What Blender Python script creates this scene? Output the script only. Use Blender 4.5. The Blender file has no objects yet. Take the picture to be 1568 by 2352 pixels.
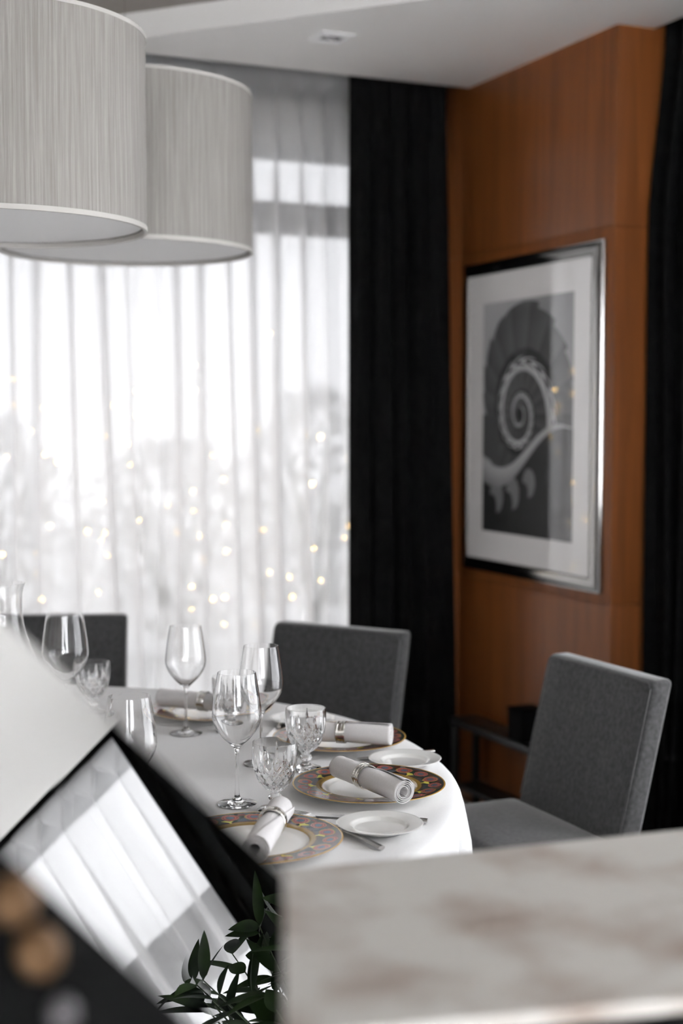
import bpy, bmesh, math, random
import numpy as np
from mathutils import Vector, Matrix, noise
from mathutils.geometry import tessellate_polygon

PI = math.pi
SC = bpy.context.scene
COL = SC.collection

# ------------------------------------------------------------ camera, world, light, exposure
YAW, PITCH, CAMZ = math.radians(24.0), math.radians(3.79), 1.5
FWD = Vector((math.sin(YAW) * math.cos(PITCH), math.cos(YAW) * math.cos(PITCH), -math.sin(PITCH)))
cam_data = bpy.data.cameras.new('camera')
cam = bpy.data.objects.new('camera', cam_data)
COL.objects.link(cam)
cam.location = (0, 0, CAMZ)
cam.rotation_euler = FWD.to_track_quat('-Z', 'Y').to_euler()
cam_data.lens = 50
cam_data.sensor_width = 24
cam_data.sensor_fit = 'HORIZONTAL'
cam_data.clip_start = 0.05
cam_data.dof.use_dof = True
cam_data.dof.focus_distance = 2.74
cam_data.dof.aperture_fstop = 2.0
SC.camera = cam

world = bpy.data.worlds.new('overcast_sky')
SC.world = world
world.use_nodes = True
wn = world.node_tree
wn.nodes['Background'].inputs[0].default_value = (0.97, 0.985, 1.0, 1)
wn.nodes['Background'].inputs[1].default_value = 7.0


def portal(name, loc, rot, sx, sy):
    d = bpy.data.lights.new(name, 'AREA')
    d.shape = 'RECTANGLE'
    d.size, d.size_y = sx, sy
    d.cycles.is_portal = True
    o = bpy.data.objects.new(name, d)
    COL.objects.link(o)
    o.location, o.rotation_euler = loc, rot


portal('window_daylight', (1.35, 5.45, 1.3), (-PI / 2, 0, 0), 2.6, 2.6)
portal('side_window_daylight', (3.45, 0.05, 1.4), (0, PI / 2, 0), 2.8, 6.2)

portal('rear_fill_daylight', (-0.9, -3.7, 1.5), (PI / 2, 0, 0), 4.0, 2.2)  # portal for the rear window added as fill

SC.view_settings.view_transform = 'Standard'
SC.view_settings.look = 'None'
SC.view_settings.exposure = 3.05
SC.view_settings.gamma = 1
SC.view_settings.use_curve_mapping = False
SC.cycles.max_bounces = 14
SC.cycles.diffuse_bounces = 6
SC.cycles.glossy_bounces = 6
SC.cycles.transmission_bounces = 12
SC.cycles.transparent_max_bounces = 32
SC.cycles.caustics_reflective = False
SC.cycles.caustics_refractive = False
SC.cycles.sample_clamp_indirect = 4.0
SC.cycles.use_denoising = True


# ------------------------------------------------------------ materials
def principled(name, col, rough=0.5, metal=0.0, **kw):
    m = bpy.data.materials.new(name)
    m.use_nodes = True
    b = m.node_tree.nodes['Principled BSDF']
    b.inputs['Base Color'].default_value = (*col, 1)
    b.inputs['Roughness'].default_value = rough
    b.inputs['Metallic'].default_value = metal
    for k, v in kw.items():
        b.inputs[k.replace('_', ' ')].default_value = v
    return m


def nodes_of(m):
    return m.node_tree.nodes, m.node_tree.links, m.node_tree.nodes['Principled BSDF']


def noisy(m, c1, c2, scale=(1, 1, 1), nscale=5.0, detail=4, bump=0.0, lo=0.35, hi=0.65, coord='Object', dist=0.0, bumpdist=0.002):
    """base colour varied between c1 and c2 by a stretched noise, optional bump from the same noise"""
    N, L, b = nodes_of(m)
    tc = N.new('ShaderNodeTexCoord')
    mp = N.new('ShaderNodeMapping')
    mp.inputs['Scale'].default_value = scale
    nz = N.new('ShaderNodeTexNoise')
    nz.inputs['Scale'].default_value = nscale
    nz.inputs['Detail'].default_value = detail
    nz.inputs['Distortion'].default_value = dist
    cr = N.new('ShaderNodeValToRGB')
    cr.color_ramp.elements[0].position = lo
    cr.color_ramp.elements[1].position = hi
    cr.color_ramp.elements[0].color = (*c1, 1)
    cr.color_ramp.elements[1].color = (*c2, 1)
    L.new(tc.outputs[coord], mp.inputs[0])
    L.new(mp.outputs[0], nz.inputs['Vector'])
    L.new(nz.outputs[0], cr.inputs[0])
    L.new(cr.outputs[0], b.inputs['Base Color'])
    if bump:
        bp = N.new('ShaderNodeBump')
        bp.inputs['Strength'].default_value = bump
        bp.inputs['Distance'].default_value = bumpdist
        L.new(nz.outputs[0], bp.inputs['Height'])
        L.new(bp.outputs[0], b.inputs['Normal'])
    return m


def attr_material(name, rough, **kw):
    m = principled(name, (1, 1, 1), rough, **kw)
    N, L, b = nodes_of(m)
    a = N.new('ShaderNodeAttribute')
    a.attribute_name = 'pattern'
    L.new(a.outputs['Color'], b.inputs['Base Color'])
    return m


M = {}
M['ceiling'] = principled('ceiling_plaster', (0.93, 0.92, 0.90), 0.5)
M['white_wall'] = principled('white_wall_paint', (0.8, 0.79, 0.77), 0.8)
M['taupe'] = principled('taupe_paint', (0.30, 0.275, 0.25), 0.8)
M['wall'] = noisy(principled('wall_paint', (0.45, 0.44, 0.42), 0.8), (0.42, 0.41, 0.39), (0.48, 0.47, 0.45), nscale=3)
M['carpet'] = noisy(principled('dark_carpet', (0.03, 0.028, 0.026), 0.95), (0.03, 0.026, 0.024), (0.06, 0.055, 0.05), nscale=60)
M['floor_bounce'] = noisy(principled('bounce_floor', (0.7, 0.69, 0.67), 0.4), (0.68, 0.67, 0.65), (0.76, 0.75, 0.73), nscale=2)  # floor made pale to bounce daylight up to the ceiling
M['wood'] = noisy(principled('reddish_veneer', (0.3, 0.1, 0.03), 0.33, Specular_IOR_Level=0.4), (0.165, 0.052, 0.013), (0.255, 0.081, 0.019),
                  scale=(9, 9, 0.5), nscale=3.0, detail=6, lo=0.3, hi=0.72, dist=0.6)
M['frame_white'] = principled('window_frame_grey', (0.06, 0.06, 0.06), 0.5)
M['black_fabric'] = noisy(principled('black_curtain_cloth', (0.01, 0.01, 0.01), 0.9, Specular_IOR_Level=0.1), (0.004, 0.004, 0.0043), (0.007, 0.007, 0.007), nscale=30)
M['black_metal'] = principled('black_metal', (0.01, 0.01, 0.01), 0.4)
M['cloth'] = noisy(principled('white_tablecloth_cotton', (0.8, 0.8, 0.8), 0.75), (0.76, 0.76, 0.765), (0.80, 0.80, 0.80), nscale=400, bump=0.15, bumpdist=0.0004)
M['napkin'] = noisy(principled('white_napkin_cotton', (0.8, 0.79, 0.79), 0.85), (0.66, 0.645, 0.645), (0.72, 0.705, 0.705), nscale=500, bump=0.3, bumpdist=0.0004)
M['porcelain'] = principled('white_porcelain', (0.82, 0.82, 0.80), 0.08, Coat_Weight=0.5, Coat_Roughness=0.03)
M['charger'] = attr_material('painted_porcelain', 0.12)
M['steel'] = principled('polished_steel', (0.62, 0.61, 0.60), 0.16, 1.0)
M['silver'] = principled('napkin_ring_silver', (0.72, 0.70, 0.66), 0.14, 1.0)
M['chrome'] = principled('chrome_picture_frame', (0.40, 0.39, 0.38), 0.1, 1.0)
M['chair_fabric'] = noisy(principled('charcoal_upholstery', (0.05, 0.05, 0.05), 0.9, Sheen_Weight=0.6, Sheen_Roughness=0.35), (0.034, 0.034, 0.035), (0.078, 0.078, 0.079),
                          nscale=90, detail=6, bump=0.4, bumpdist=0.0008, lo=0.3, hi=0.7)
M['black_lacquer'] = principled('black_lacquer', (0.004, 0.004, 0.004), 0.8, Specular_IOR_Level=0.08)
M['dark_wood'] = principled('dark_stained_wood', (0.018, 0.013, 0.010), 0.5)
M['mirror'] = principled('mirror_silvering', (0.78, 0.78, 0.775), 0.0, 1.0)
M['brown_metal'] = principled('dull_brown_metal', (0.11, 0.06, 0.026), 0.5, 0.6)
M['grey_metal'] = principled('dull_grey_metal', (0.09, 0.085, 0.09), 0.4, 0.5)
M['stone'] = noisy(principled('beige_marble', (0.6, 0.55, 0.5), 0.35), (0.29, 0.225, 0.185), (0.56, 0.545, 0.515), nscale=7, detail=3, lo=0.30, hi=0.56)
M['leaf'] = noisy(principled('dark_leaf', (0.02, 0.05, 0.02), 0.7, Specular_IOR_Level=0.15), (0.002, 0.005, 0.002), (0.012, 0.028, 0.004), nscale=14)
M['stem'] = principled('green_stem', (0.03, 0.05, 0.02), 0.6)
M['pot'] = principled('pale_ceramic_pot', (0.45, 0.43, 0.40), 0.4)
M['soil'] = principled('potting_soil', (0.03, 0.02, 0.015), 1.0)
M['snowy'] = noisy(principled('outdoor_paving', (0.8, 0.8, 0.8), 0.8), (0.74, 0.74, 0.74), (0.84, 0.84, 0.84), nscale=2)
M['bush'] = noisy(principled('pale_bush_leaves', (0.5, 0.5, 0.5), 0.8), (0.78, 0.78, 0.78), (0.88, 0.88, 0.87), nscale=8)
M['shade_trim'] = principled('shade_trim_ribbon', (0.5, 0.485, 0.46), 0.7)
M['lamp_glass'] = principled('downlight_reflector', (0.75, 0.75, 0.75), 0.12, 1.0)


def glass_material(name, rough=0.0, ior=1.5):
    m = principled(name, (1, 1, 1), rough, Transmission_Weight=1.0, IOR=ior)
    return m


M['glass'] = glass_material('clear_glass')
M['crystal'] = glass_material('cut_crystal', ior=1.55)


def pane_material(name, tint):
    m = bpy.data.materials.new(name)
    m.use_nodes = True
    N, L = m.node_tree.nodes, m.node_tree.links
    N.clear()
    out = N.new('ShaderNodeOutputMaterial')
    mx = N.new('ShaderNodeMixShader')
    mx.inputs[0].default_value = 0.06
    t = N.new('ShaderNodeBsdfTransparent')
    t.inputs[0].default_value = (tint, tint, tint * 1.01, 1)
    g = N.new('ShaderNodeBsdfGlossy')
    g.inputs['Roughness'].default_value = 0.02
    L.new(t.outputs[0], mx.inputs[1])
    L.new(g.outputs[0], mx.inputs[2])
    L.new(mx.outputs[0], out.inputs[0])
    return m


M['pane'] = pane_material('window_pane_glass', 1.0)
M['dimmed_pane'] = pane_material('dimmed_window_glass', 0.178)  # this and the panes below: tints added to dim each window's daylight
M['light_pane'] = pane_material('light_window_glass', 0.41)
M['fill_pane'] = pane_material('fill_window_glass', 0.62)
M['dimmed_side_pane'] = pane_material('side_window_glass', 0.19)


def sheer_material():
    m = bpy.data.materials.new('sheer_voile')
    m.use_nodes = True
    N, L = m.node_tree.nodes, m.node_tree.links
    N.clear()
    out = N.new('ShaderNodeOutputMaterial')
    t = N.new('ShaderNodeBsdfTransparent')
    tr = N.new('ShaderNodeBsdfTranslucent')
    tr.inputs[0].default_value = (0.86, 0.86, 0.865, 1)
    df = N.new('ShaderNodeBsdfDiffuse')
    df.inputs[0].default_value = (0.86, 0.86, 0.865, 1)
    m1 = N.new('ShaderNodeMixShader')
    m1.inputs[0].default_value = 0.28
    m2 = N.new('ShaderNodeMixShader')
    m2.inputs[0].default_value = 0.66
    L.new(tr.outputs[0], m1.inputs[1])
    L.new(df.outputs[0], m1.inputs[2])
    L.new(t.outputs[0], m2.inputs[1])
    L.new(m1.outputs[0], m2.inputs[2])
    L.new(m2.outputs[0], out.inputs[0])
    return m


M['sheer'] = sheer_material()


def shade_material():
    m = principled('ribbed_shade_fabric', (0.6, 0.58, 0.55), 0.8)
    N, L, b = nodes_of(m)
    tc = N.new('ShaderNodeTexCoord')
    mp = N.new('ShaderNodeMapping')
    mp.inputs['Scale'].default_value = (1, 1, 0.02)
    nz = N.new('ShaderNodeTexNoise')
    nz.inputs['Scale'].default_value = 170
    nz.inputs['Detail'].default_value = 5
    nz.inputs['Roughness'].default_value = 0.7
    cr = N.new('ShaderNodeValToRGB')
    cr.color_ramp.elements[0].position = 0.36
    cr.color_ramp.elements[0].color = (0.25, 0.235, 0.218, 1)
    cr.color_ramp.elements[1].position = 0.66
    cr.color_ramp.elements[1].color = (0.36, 0.345, 0.325, 1)
    bp = N.new('ShaderNodeBump')
    bp.inputs['Strength'].default_value = 0.6
    bp.inputs['Distance'].default_value = 0.003
    L.new(tc.outputs['Object'], mp.inputs[0])
    L.new(mp.outputs[0], nz.inputs['Vector'])
    L.new(nz.outputs[0], cr.inputs[0])
    L.new(cr.outputs[0], b.inputs['Base Color'])
    L.new(nz.outputs[0], bp.inputs['Height'])
    L.new(bp.outputs[0], b.inputs['Normal'])
    return m


M['shade'] = shade_material()
M['diffuser'] = principled('shade_diffuser_disc', (0.80, 0.80, 0.80), 0.6)


def emitter(name, col, s):
    m = bpy.data.materials.new(name)
    m.use_nodes = True
    b = m.node_tree.nodes['Principled BSDF']
    b.inputs['Base Color'].default_value = (*col, 1)
    b.inputs['Emission Color'].default_value = (*col, 1)
    b.inputs['Emission Strength'].default_value = s
    return m


M['bulb'] = emitter('warm_fairy_bulb', (1.0, 0.60, 0.16), 210.0)


# ------------------------------------------------------------ mesh helpers
def link(name, me, mat, parent=None, smooth=False, sharp=None):
    if mat is not None:
        me.materials.append(mat)
    if smooth:
        me.shade_smooth()
        if sharp is not None:
            me.set_sharp_from_angle(angle=math.radians(sharp))
    o = bpy.data.objects.new(name, me)
    COL.objects.link(o)
    if parent is not None:
        o.parent = parent
    return o


def mesh(name, V, F, mat, parent=None, smooth=False, sharp=None):
    me = bpy.data.meshes.new(name)
    me.from_pydata([tuple(v) for v in V], [], F)
    me.update()
    return link(name, me, mat, parent, smooth, sharp)


def from_bm(name, bm, mat, parent=None, smooth=False, sharp=None):
    me = bpy.data.meshes.new(name)
    bm.to_mesh(me)
    bm.free()
    return link(name, me, mat, parent, smooth, sharp)


def add_box(bm, lo, hi, bevel=0.0, seg=2):
    lo, hi = Vector(lo), Vector(hi)
    r = bmesh.ops.create_cube(bm, size=1.0)
    vs = r['verts']
    bmesh.ops.scale(bm, vec=hi - lo, verts=vs)
    bmesh.ops.translate(bm, vec=(lo + hi) / 2, verts=vs)
    if bevel:
        es = list({e for v in vs for e in v.link_edges})
        bmesh.ops.bevel(bm, geom=es, offset=bevel, segments=seg, profile=0.5, affect='EDGES')


def box(name, lo, hi, mat, parent=None, bevel=0.0, seg=2, smooth=False):
    bm = bmesh.new()
    add_box(bm, lo, hi, bevel, seg)
    return from_bm(name, bm, mat, parent, smooth or bevel > 0, 35)


def boxes(name, lst, mat, parent=None, bevel=0.0):
    bm = bmesh.new()
    for lo, hi in lst:
        add_box(bm, lo, hi, bevel)
    return from_bm(name, bm, mat, parent, bevel > 0, 35)


def lathe_data(prof, seg=64, closed=False, mod=None):
    """prof: list of (r, z); r == 0 collapses to one vertex"""
    V, F, rows = [], [], []
    for i, (r, z) in enumerate(prof):
        if r < 1e-7:
            rows.append([len(V)])
            V.append((0, 0, z))
        else:
            row = []
            for j in range(seg):
                a = 2 * PI * j / seg
                rr = r if mod is None else mod(r, z, a, i)
                row.append(len(V))
                V.append((rr * math.cos(a), rr * math.sin(a), z))
            rows.append(row)
    n = len(rows)
    for i in range(n if closed else n - 1):
        a, b = rows[i], rows[(i + 1) % n]
        for j in range(seg):
            k = (j + 1) % seg
            if len(a) == 1 and len(b) == 1:
                break
            if len(a) == 1:
                F.append((a[0], b[k], b[j]))
            elif len(b) == 1:
                F.append((a[j], a[k], b[0]))
            else:
                F.append((a[j], a[k], b[k], b[j]))
    return V, F


def lathe(name, prof, mat, parent=None, seg=64, closed=False, mod=None, sharp=40):
    V, F = lathe_data(prof, seg, closed, mod)
    return mesh(name, V, F, mat, parent, True, sharp)


def smooth_prof(pts, n=6):
    """Catmull-Rom through (r,z) points"""
    P = [np.array(p, float) for p in pts]
    P = [2 * P[0] - P[1]] + P + [2 * P[-1] - P[-2]]
    out = []
    for i in range(1, len(P) - 2):
        for k in range(n):
            t = k / n
            a, b, c, d = P[i - 1], P[i], P[i + 1], P[i + 2]
            q = 0.5 * ((2 * b) + (c - a) * t + (2 * a - 5 * b + 4 * c - d) * t * t + (3 * b - a - 3 * c + d) * t ** 3)
            out.append((max(q[0], 0), q[1]))
    out.append(tuple(P[-2]))
    return out


def tube(V, F, pts, rad, seg=8):
    """append a tube along pts (list of Vector) with radius or list of radii"""
    n = len(pts)
    up = Vector((0.12, 0.31, 0.94)).normalized()
    base = len(V)
    for i, p in enumerate(pts):
        t = (pts[min(i + 1, n - 1)] - pts[max(i - 1, 0)]).normalized()
        a = t.cross(up)
        if a.length < 1e-3:
            a = t.cross(Vector((1, 0, 0)))
        a.normalize()
        b = t.cross(a)
        r = rad[i] if isinstance(rad, (list, tuple)) else rad
        for j in range(seg):
            w = 2 * PI * j / seg
            V.append(tuple(p + a * (r * math.cos(w)) + b * (r * math.sin(w))))
    for i in range(n - 1):
        for j in range(seg):
            k = (j + 1) % seg
            F.append((base + i * seg + j, base + i * seg + k, base + (i + 1) * seg + k, base + (i + 1) * seg + j))
    F.append(tuple(base + j for j in range(seg))[::-1])
    F.append(tuple(base + (n - 1) * seg + j for j in range(seg)))


def tag(o, label, cat, group=None, kind=None):
    o['label'] = label
    o['category'] = cat
    if group:
        o['group'] = group
    if kind:
        o['kind'] = kind
    return o


def thing(name, label, cat, loc=(0, 0, 0), rotz=0.0, group=None):
    o = bpy.data.objects.new(name, None)
    COL.objects.link(o)
    o.empty_display_size = 0.1
    o.location = loc
    o.rotation_euler = (0, 0, rotz)
    return tag(o, label, cat, group)


def struct(o):
    o['kind'] = 'structure'
    return o


def dup(root, loc, rotz, label, group=None):
    def cp(o, parent):
        c = o.copy()
        COL.objects.link(c)
        c.parent = parent
        for ch in list(o.children):
            cp(ch, c)
        return c
    r = cp(root, None)
    r.location = loc
    r.rotation_euler = (0, 0, rotz)
    r['label'] = label
    if group:
        r['group'] = group
    return r


# ------------------------------------------------------------ room shell
CZ = 2.75                       # lower ceiling
WX = 2.68                       # face of the veneered wall
struct(box('floor', (-3.3, -3.3, -0.1), (3.4, 5.4, 0.0), M['floor_bounce']))
tag(box('rug', (-1.2, 1.5, 0.0), (2.66, 4.7, 0.008), M['carpet']), 'dark carpet on the floor under the dining table and chairs', 'rug')

tray = [(1.25, 4.745), (2.2, 3.64), (1.4, 2.6), (1.3, -2.0), (-2.4, -2.0), (-2.4, 4.745)]
outer = [(-3.3, -3.3), (2.82, -3.3), (2.82, 4.83), (-3.3, 4.83)]
P2 = [Vector((x, y, 0)) for x, y in outer], [Vector((x, y, 0)) for x, y in tray]
flat = P2[0] + P2[1]
tris = tessellate_polygon(P2)
V = [(p.x, p.y, CZ) for p in flat] + [(p.x, p.y, CZ + 0.085) for p in P2[1]]
F = [tuple(t) for t in tris]
nt, no = len(tray), len(outer)
for i in range(nt):
    j = (i + 1) % nt
    F.append((no + i, no + j, no + nt + j, no + nt + i))
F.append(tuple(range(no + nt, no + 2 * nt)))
# pocket sides and pocket tops
b = len(V)
V += [(-3.3, 4.83, CZ), (2.82, 4.83, CZ), (2.82, 4.83, 2.98), (-3.3, 4.83, 2.98), (2.82, -3.3, CZ), (2.82, -3.3, 2.98),
      (-3.3, 5.4, 2.98), (3.4, 5.4, 2.98), (3.4, -3.3, 2.98)]
F += [(b, b + 1, b + 2, b + 3), (b + 1, b + 4, b + 5, b + 2), (b + 3, b + 2, b + 7, b + 6), (b + 2, b + 5, b + 8, b + 7)]
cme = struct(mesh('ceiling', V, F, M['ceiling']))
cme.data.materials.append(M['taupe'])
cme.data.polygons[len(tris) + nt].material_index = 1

struct(boxes('wall_back', [((-3.3, 5.08, 2.531), (2.7, 5.4, 3.0)), ((-3.3, 5.08, 0), (0.2, 5.4, 2.54)), ], M['wall']))
struct(boxes('wall_left', [((-3.4, -3.4, 0), (-3.3, 5.4, 3.0))], M['taupe']))
struct(boxes('wall_rear', [((-3.4, -3.5, 0), (3.4, -3.3, 0.4)), ((-3.4, -3.5, 2.6), (3.4, -3.3, 3.0)), ((-3.4, -3.5, 0.4), (-2.8, -3.3, 2.6)), ((1.0, -3.5, 0.4), (3.4, -3.3, 2.6))], M['white_wall']))
struct(box('trim_jamb', (2.52, 5.08, 0), (2.7, 5.4, 2.531), M['black_metal']))
# veneered wall with open grooves between its panels
zs = [(0.0, 0.884), (0.890, 2.115), (2.121, 3.0)]
struct(boxes('wall_right', [((WX, 3.86, a), (3.3, 5.2, c)) for a, c in zs] + [((WX + 0.006, 3.866, 0), (3.29, 5.19, 2.99))], M['wood'], bevel=0.0015))
struct(boxes('wall_side', [((3.1, -3.3, 2.86), (3.24, 3.9, 3.0)), ((3.1, 3.12, 0), (3.24, 3.9, 2.861)), ((3.1, -3.3, 0), (3.24, -3.05, 2.861))], M['wall']))

w1 = struct(boxes('window_1', [((0.2, 5.12, 2.207), (2.52, 5.2, 2.324)), ((0.2, 5.12, 0), (2.52, 5.2, 0.09)), ((0.2, 5.12, 2.49), (2.52, 5.2, 2.531)),
                               ((0.2, 5.12, 0), (0.26, 5.2, 2.53)), ((2.46, 5.12, 0), (2.52, 5.2, 2.53))], M['frame_white']))
box('glass_pane', (0.22, 5.155, 0.05), (2.5, 5.159, 2.51), M['dimmed_pane'], w1)
H2 = 2.86
w2 = struct(boxes('window_2', [((3.14, -3.05, 2.13), (3.22, 3.12, 2.324)), ((3.14, -3.05, 0), (3.22, 3.12, 0.09)), ((3.14, -3.05, H2 - 0.03), (3.22, 3.12, H2)),
                               ((3.14, -3.05, 0), (3.22, -2.99, H2)), ((3.14, 3.06, 0), (3.22, 3.12, H2)), ((3.14, 1.6, 0), (3.22, 1.68, H2)),
                               ((3.14, 0.17, 0), (3.22, 0.25, H2))], M['frame_white']))
box('glass_pane', (3.175, 0.23, 0.05), (3.179, 3.1, H2 - 0.02), M['light_pane'], w2)
box('glass_pane', (3.175, -3.0, 0.05), (3.179, 0.19, H2 - 0.02), M['dimmed_side_pane'], w2)

w3 = struct(boxes('window_fill', [((-2.8, -3.44, 0.4), (1.0, -3.36, 0.46)), ((-2.8, -3.44, 2.54), (1.0, -3.36, 2.6)), ((-2.8, -3.44, 0.4), (-2.74, -3.36, 2.6)),
                               ((0.94, -3.44, 0.4), (1.0, -3.36, 2.6)), ((-0.93, -3.44, 0.4), (-0.87, -3.36, 2.6))], M['frame_white']))  # unseen rear window, added to fill the room from behind the camera
box('glass_pane', (-2.76, -3.402, 0.44), (0.96, -3.398, 2.56), M['fill_pane'], w3)
struct(boxes('trim_slot_shade', [((-3.2, 5.06, 2.70), (2.67, 5.075, 2.975)), ((3.075, -3.2, 2.862), (3.095, 3.84, 2.975)), ((2.825, -3.2, 2.76), (2.83, 3.84, 2.975)), ((-3.2, 4.835, 2.76), (2.67, 4.84, 2.975)),
                                  ((2.825, -3.2, 2.976), (3.095, 3.84, 2.979)), ((-3.2, 4.835, 2.976), (2.67, 5.075, 2.979))], M['black_metal']))  # black boards added so the shaded gaps above the curtains read dark

# outside
struct(box('trim_terrace', (-14, 5.4, -0.12), (18, 20, -0.02), M['snowy']))
struct(box('trim_street', (3.4, -14, -0.12), (20, 5.4, -0.02), M['snowy']))
struct(box('trim_yard', (-14, -16, -0.12), (3.4, -3.5, -0.02), M['snowy']))


# ------------------------------------------------------------ curtains
def curtain(name, label, mat, x0, x1, period, ztop, zbot, place, seed, pleat=True, amp=0.03, edge=0.0, sub=26, zrows=26, cat='curtain', kmul=1.0):
    """place(u, d, z) -> world point; u runs along the track, d away from the room"""
    rnd = random.Random(seed)
    n = max(2, int(round((x1 - x0) / period)))
    P = (x1 - x0) / n
    ks = [rnd.choice((0.06, 0.14, 0.24, 0.34)) + rnd.uniform(0, 0.06) for _ in range(n + 2)]
    am = [rnd.uniform(0.55, 1.25) for _ in range(n + 2)]
    ph = [rnd.uniform(-0.3, 0.3) for _ in range(n + 2)]
    zp = ztop - 0.10
    zl = [ztop, ztop - 0.03, ztop - 0.06, zp + 0.015, zp, zp - 0.02, zp - 0.06, zp - 0.12]
    zl += [zp - 0.12 - (zp - 0.12 - zbot) * (k / zrows) for k in range(1, zrows + 1)]
    V, F = [], []
    cols = n * sub + 1
    for z in zl:
        low = min(1.0, max(0.0, (zp - z) / 0.5))
        deep = min(1.0, max(0.0, (zp - z) / 2.4))
        for c in range(cols):
            t = c / sub
            i = int(t)
            f = t - i
            w = f * f * (3 - 2 * f)
            kk = ks[i] * (1 - w) + ks[i + 1] * w
            aa = am[i] * (1 - w) + am[i + 1] * w
            pp = (ph[i] * (1 - w) + ph[i + 1] * w) * deep
            if pleat:
                kt = 0.17 + 0.75 * max(0.0, min(1.0, (z - zp) / 0.09))
            else:
                kt = 0.2
            k = (kt * (1 - low) + kk * kmul * low)
            edgef = min(1.0, t / 0.6, (n - t) / 0.6)
            drift = noise.noise(Vector((t * 0.45, z * 0.5, seed * 3.1))) * 0.8 * deep * edgef
            k3 = 0.0
            if pleat and z > zp:
                near = max(0.0, 1 - min(f, 1 - f) / 0.3)
                k3 = 0.10 * (z - zp) / 0.1 * near
            x = P * (t + drift - k * math.sin(2 * PI * (t + pp)) * edgef + k3 * math.sin(14 * PI * t))
            d = amp * aa * (0.55 + 0.45 * low) * (math.cos(2 * PI * (t + pp)) + 0.3 * low * math.sin(4 * PI * t + ph[i]))
            if pleat and z > zp:
                d *= 0.9
            V.append(place(x0 + x + edge * (z - 1.6) * (t / n), d, z))
    for r in range(len(zl) - 1):
        for c in range(cols - 1):
            a = r * cols + c
            F.append((a, a + 1, a + cols + 1, a + cols))
    o = mesh(name, V, F, mat, None, True)
    return tag(o, label, cat)


YC = 4.98


def back(u, d, z):
    return (u, YC + d, z)


def back_front(u, d, z):
    return (u, YC - 0.092 + d * 0.8, z)


XC = 2.96


def side(u, d, z):
    return (XC - d, u, z)


curtain('sheer_curtain', 'white sheer pinch-pleated curtain covering the bright window behind the table', M['sheer'], -0.4, 2.46, 0.098, 2.80, 0.02, back, 3, edge=-0.015)
curtain('blackout_curtain', 'black floor-length curtain between the white sheer and the wood-panelled wall', M['black_fabric'], 2.213, 2.642, 0.085, 2.86, 0.02, back_front, 5,
        pleat=False, amp=0.035, edge=-0.015)
curtain('sheer_curtain', 'white sheer curtain seen only in the tilted mirror, lower left', M['sheer'], -3.0, -0.13, 0.104, 2.80, 0.02, side, 8)
tag(curtain('sheer_curtain', 'white sheer', M['sheer'], 0.36, 3.0, 0.1, 2.80, 0.02, side, 11),
    'white sheer curtain on the side window outside the right edge of the view', 'curtain')
curtain('sheer_curtain', 'white sheer curtain over the added fill window behind the camera', M['sheer'], -2.95, 1.15, 0.11, 2.70, 0.3, lambda u, d, z: (u, -3.2 + d, z), 31)
curtain('blackout_curtain', 'black curtain at the right edge of the photo beside the wood panelling', M['black_fabric'], 2.92, 3.83, 0.09, 2.90, 0.02,
        lambda u, d, z: (2.862 - d - 0.045 * min(1.0, max(0.0, (2.65 - z) / 0.5)), u, z), 13, pleat=False, amp=0.03)
curtain('blackout_curtain', 'black curtain seen as the dark strip along the edge of the tilted mirror', M['black_fabric'], -0.14, 0.42, 0.09, 2.86, 0.02, lambda u, d, z: (XC - 0.09 - d * 0.8, u, z), 17,
        pleat=False, amp=0.03)
tag(box('curtain_track', (-0.45, 4.955, 2.865), (2.66, 5.0, 2.885), M['black_metal']), 'black curtain track in the ceiling slot above the window sheer', 'curtain rail')
tag(box('curtain_track', (2.93, -3.1, 2.91), (2.99, 3.84, 2.93), M['black_metal']), 'black curtain track in the ceiling slot above the side window', 'curtain rail')


# ------------------------------------------------------------ pendant lamps
def pendant(x, y, zb, label):
    R, H = 0.35, 0.437
    t = thing('pendant_lamp', label, 'lamp', (x, y, zb), 0, 'drum pendant lamps over the table')
    lathe('lamp_shade', [(R, 0.006), (R, H - 0.004), (R - 0.005, H - 0.004), (R - 0.005, 0.006)], M['shade'], t, 160, True)
    lathe('trim_ring', [(R - 0.006, -0.002), (R + 0.0015, -0.002), (R + 0.0015, 0.009), (R - 0.006, 0.009)], M['shade_trim'], t, 160, True)
    lathe('trim_ring', [(R - 0.006, H - 0.008), (R + 0.0015, H - 0.008), (R + 0.0015, H + 0.001), (R - 0.006, H + 0.001)], M['shade_trim'], t, 160, True)
    lathe('diffuser', [(0, 0.010), (R - 0.012, 0.010), (R - 0.012, 0.014), (0, 0.014)], M['diffuser'], t, 160)
    lathe('cord', [(0.0008, 0.38), (0.0008, CZ + 0.085 - zb)], M['steel'], t, 8)
    lathe('ceiling_rose', [(0, CZ + 0.06 - zb), (0.05, CZ + 0.06 - zb), (0.055, CZ + 0.083 - zb), (0, CZ + 0.0845 - zb)], M['steel'], t, 40)
    V, F = [], []
    for k in range(3):
        a = 2 * PI * k / 3 + 0.4
        tube(V, F, [Vector((0, 0, H - 0.05)), Vector(((R - 0.006) * math.cos(a), (R - 0.006) * math.sin(a), H - 0.01))], 0.002, 6)
    mesh('spider_frame', V, F, M['steel'], t)
    return t


pendant(0.605, 3.316, 1.929, 'large ribbed drum pendant lamp nearest the camera, cut by the left edge')
pendant(1.087, 3.916, 1.961, 'ribbed drum pendant lamp behind the nearer one, in front of the sheer curtain')

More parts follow.
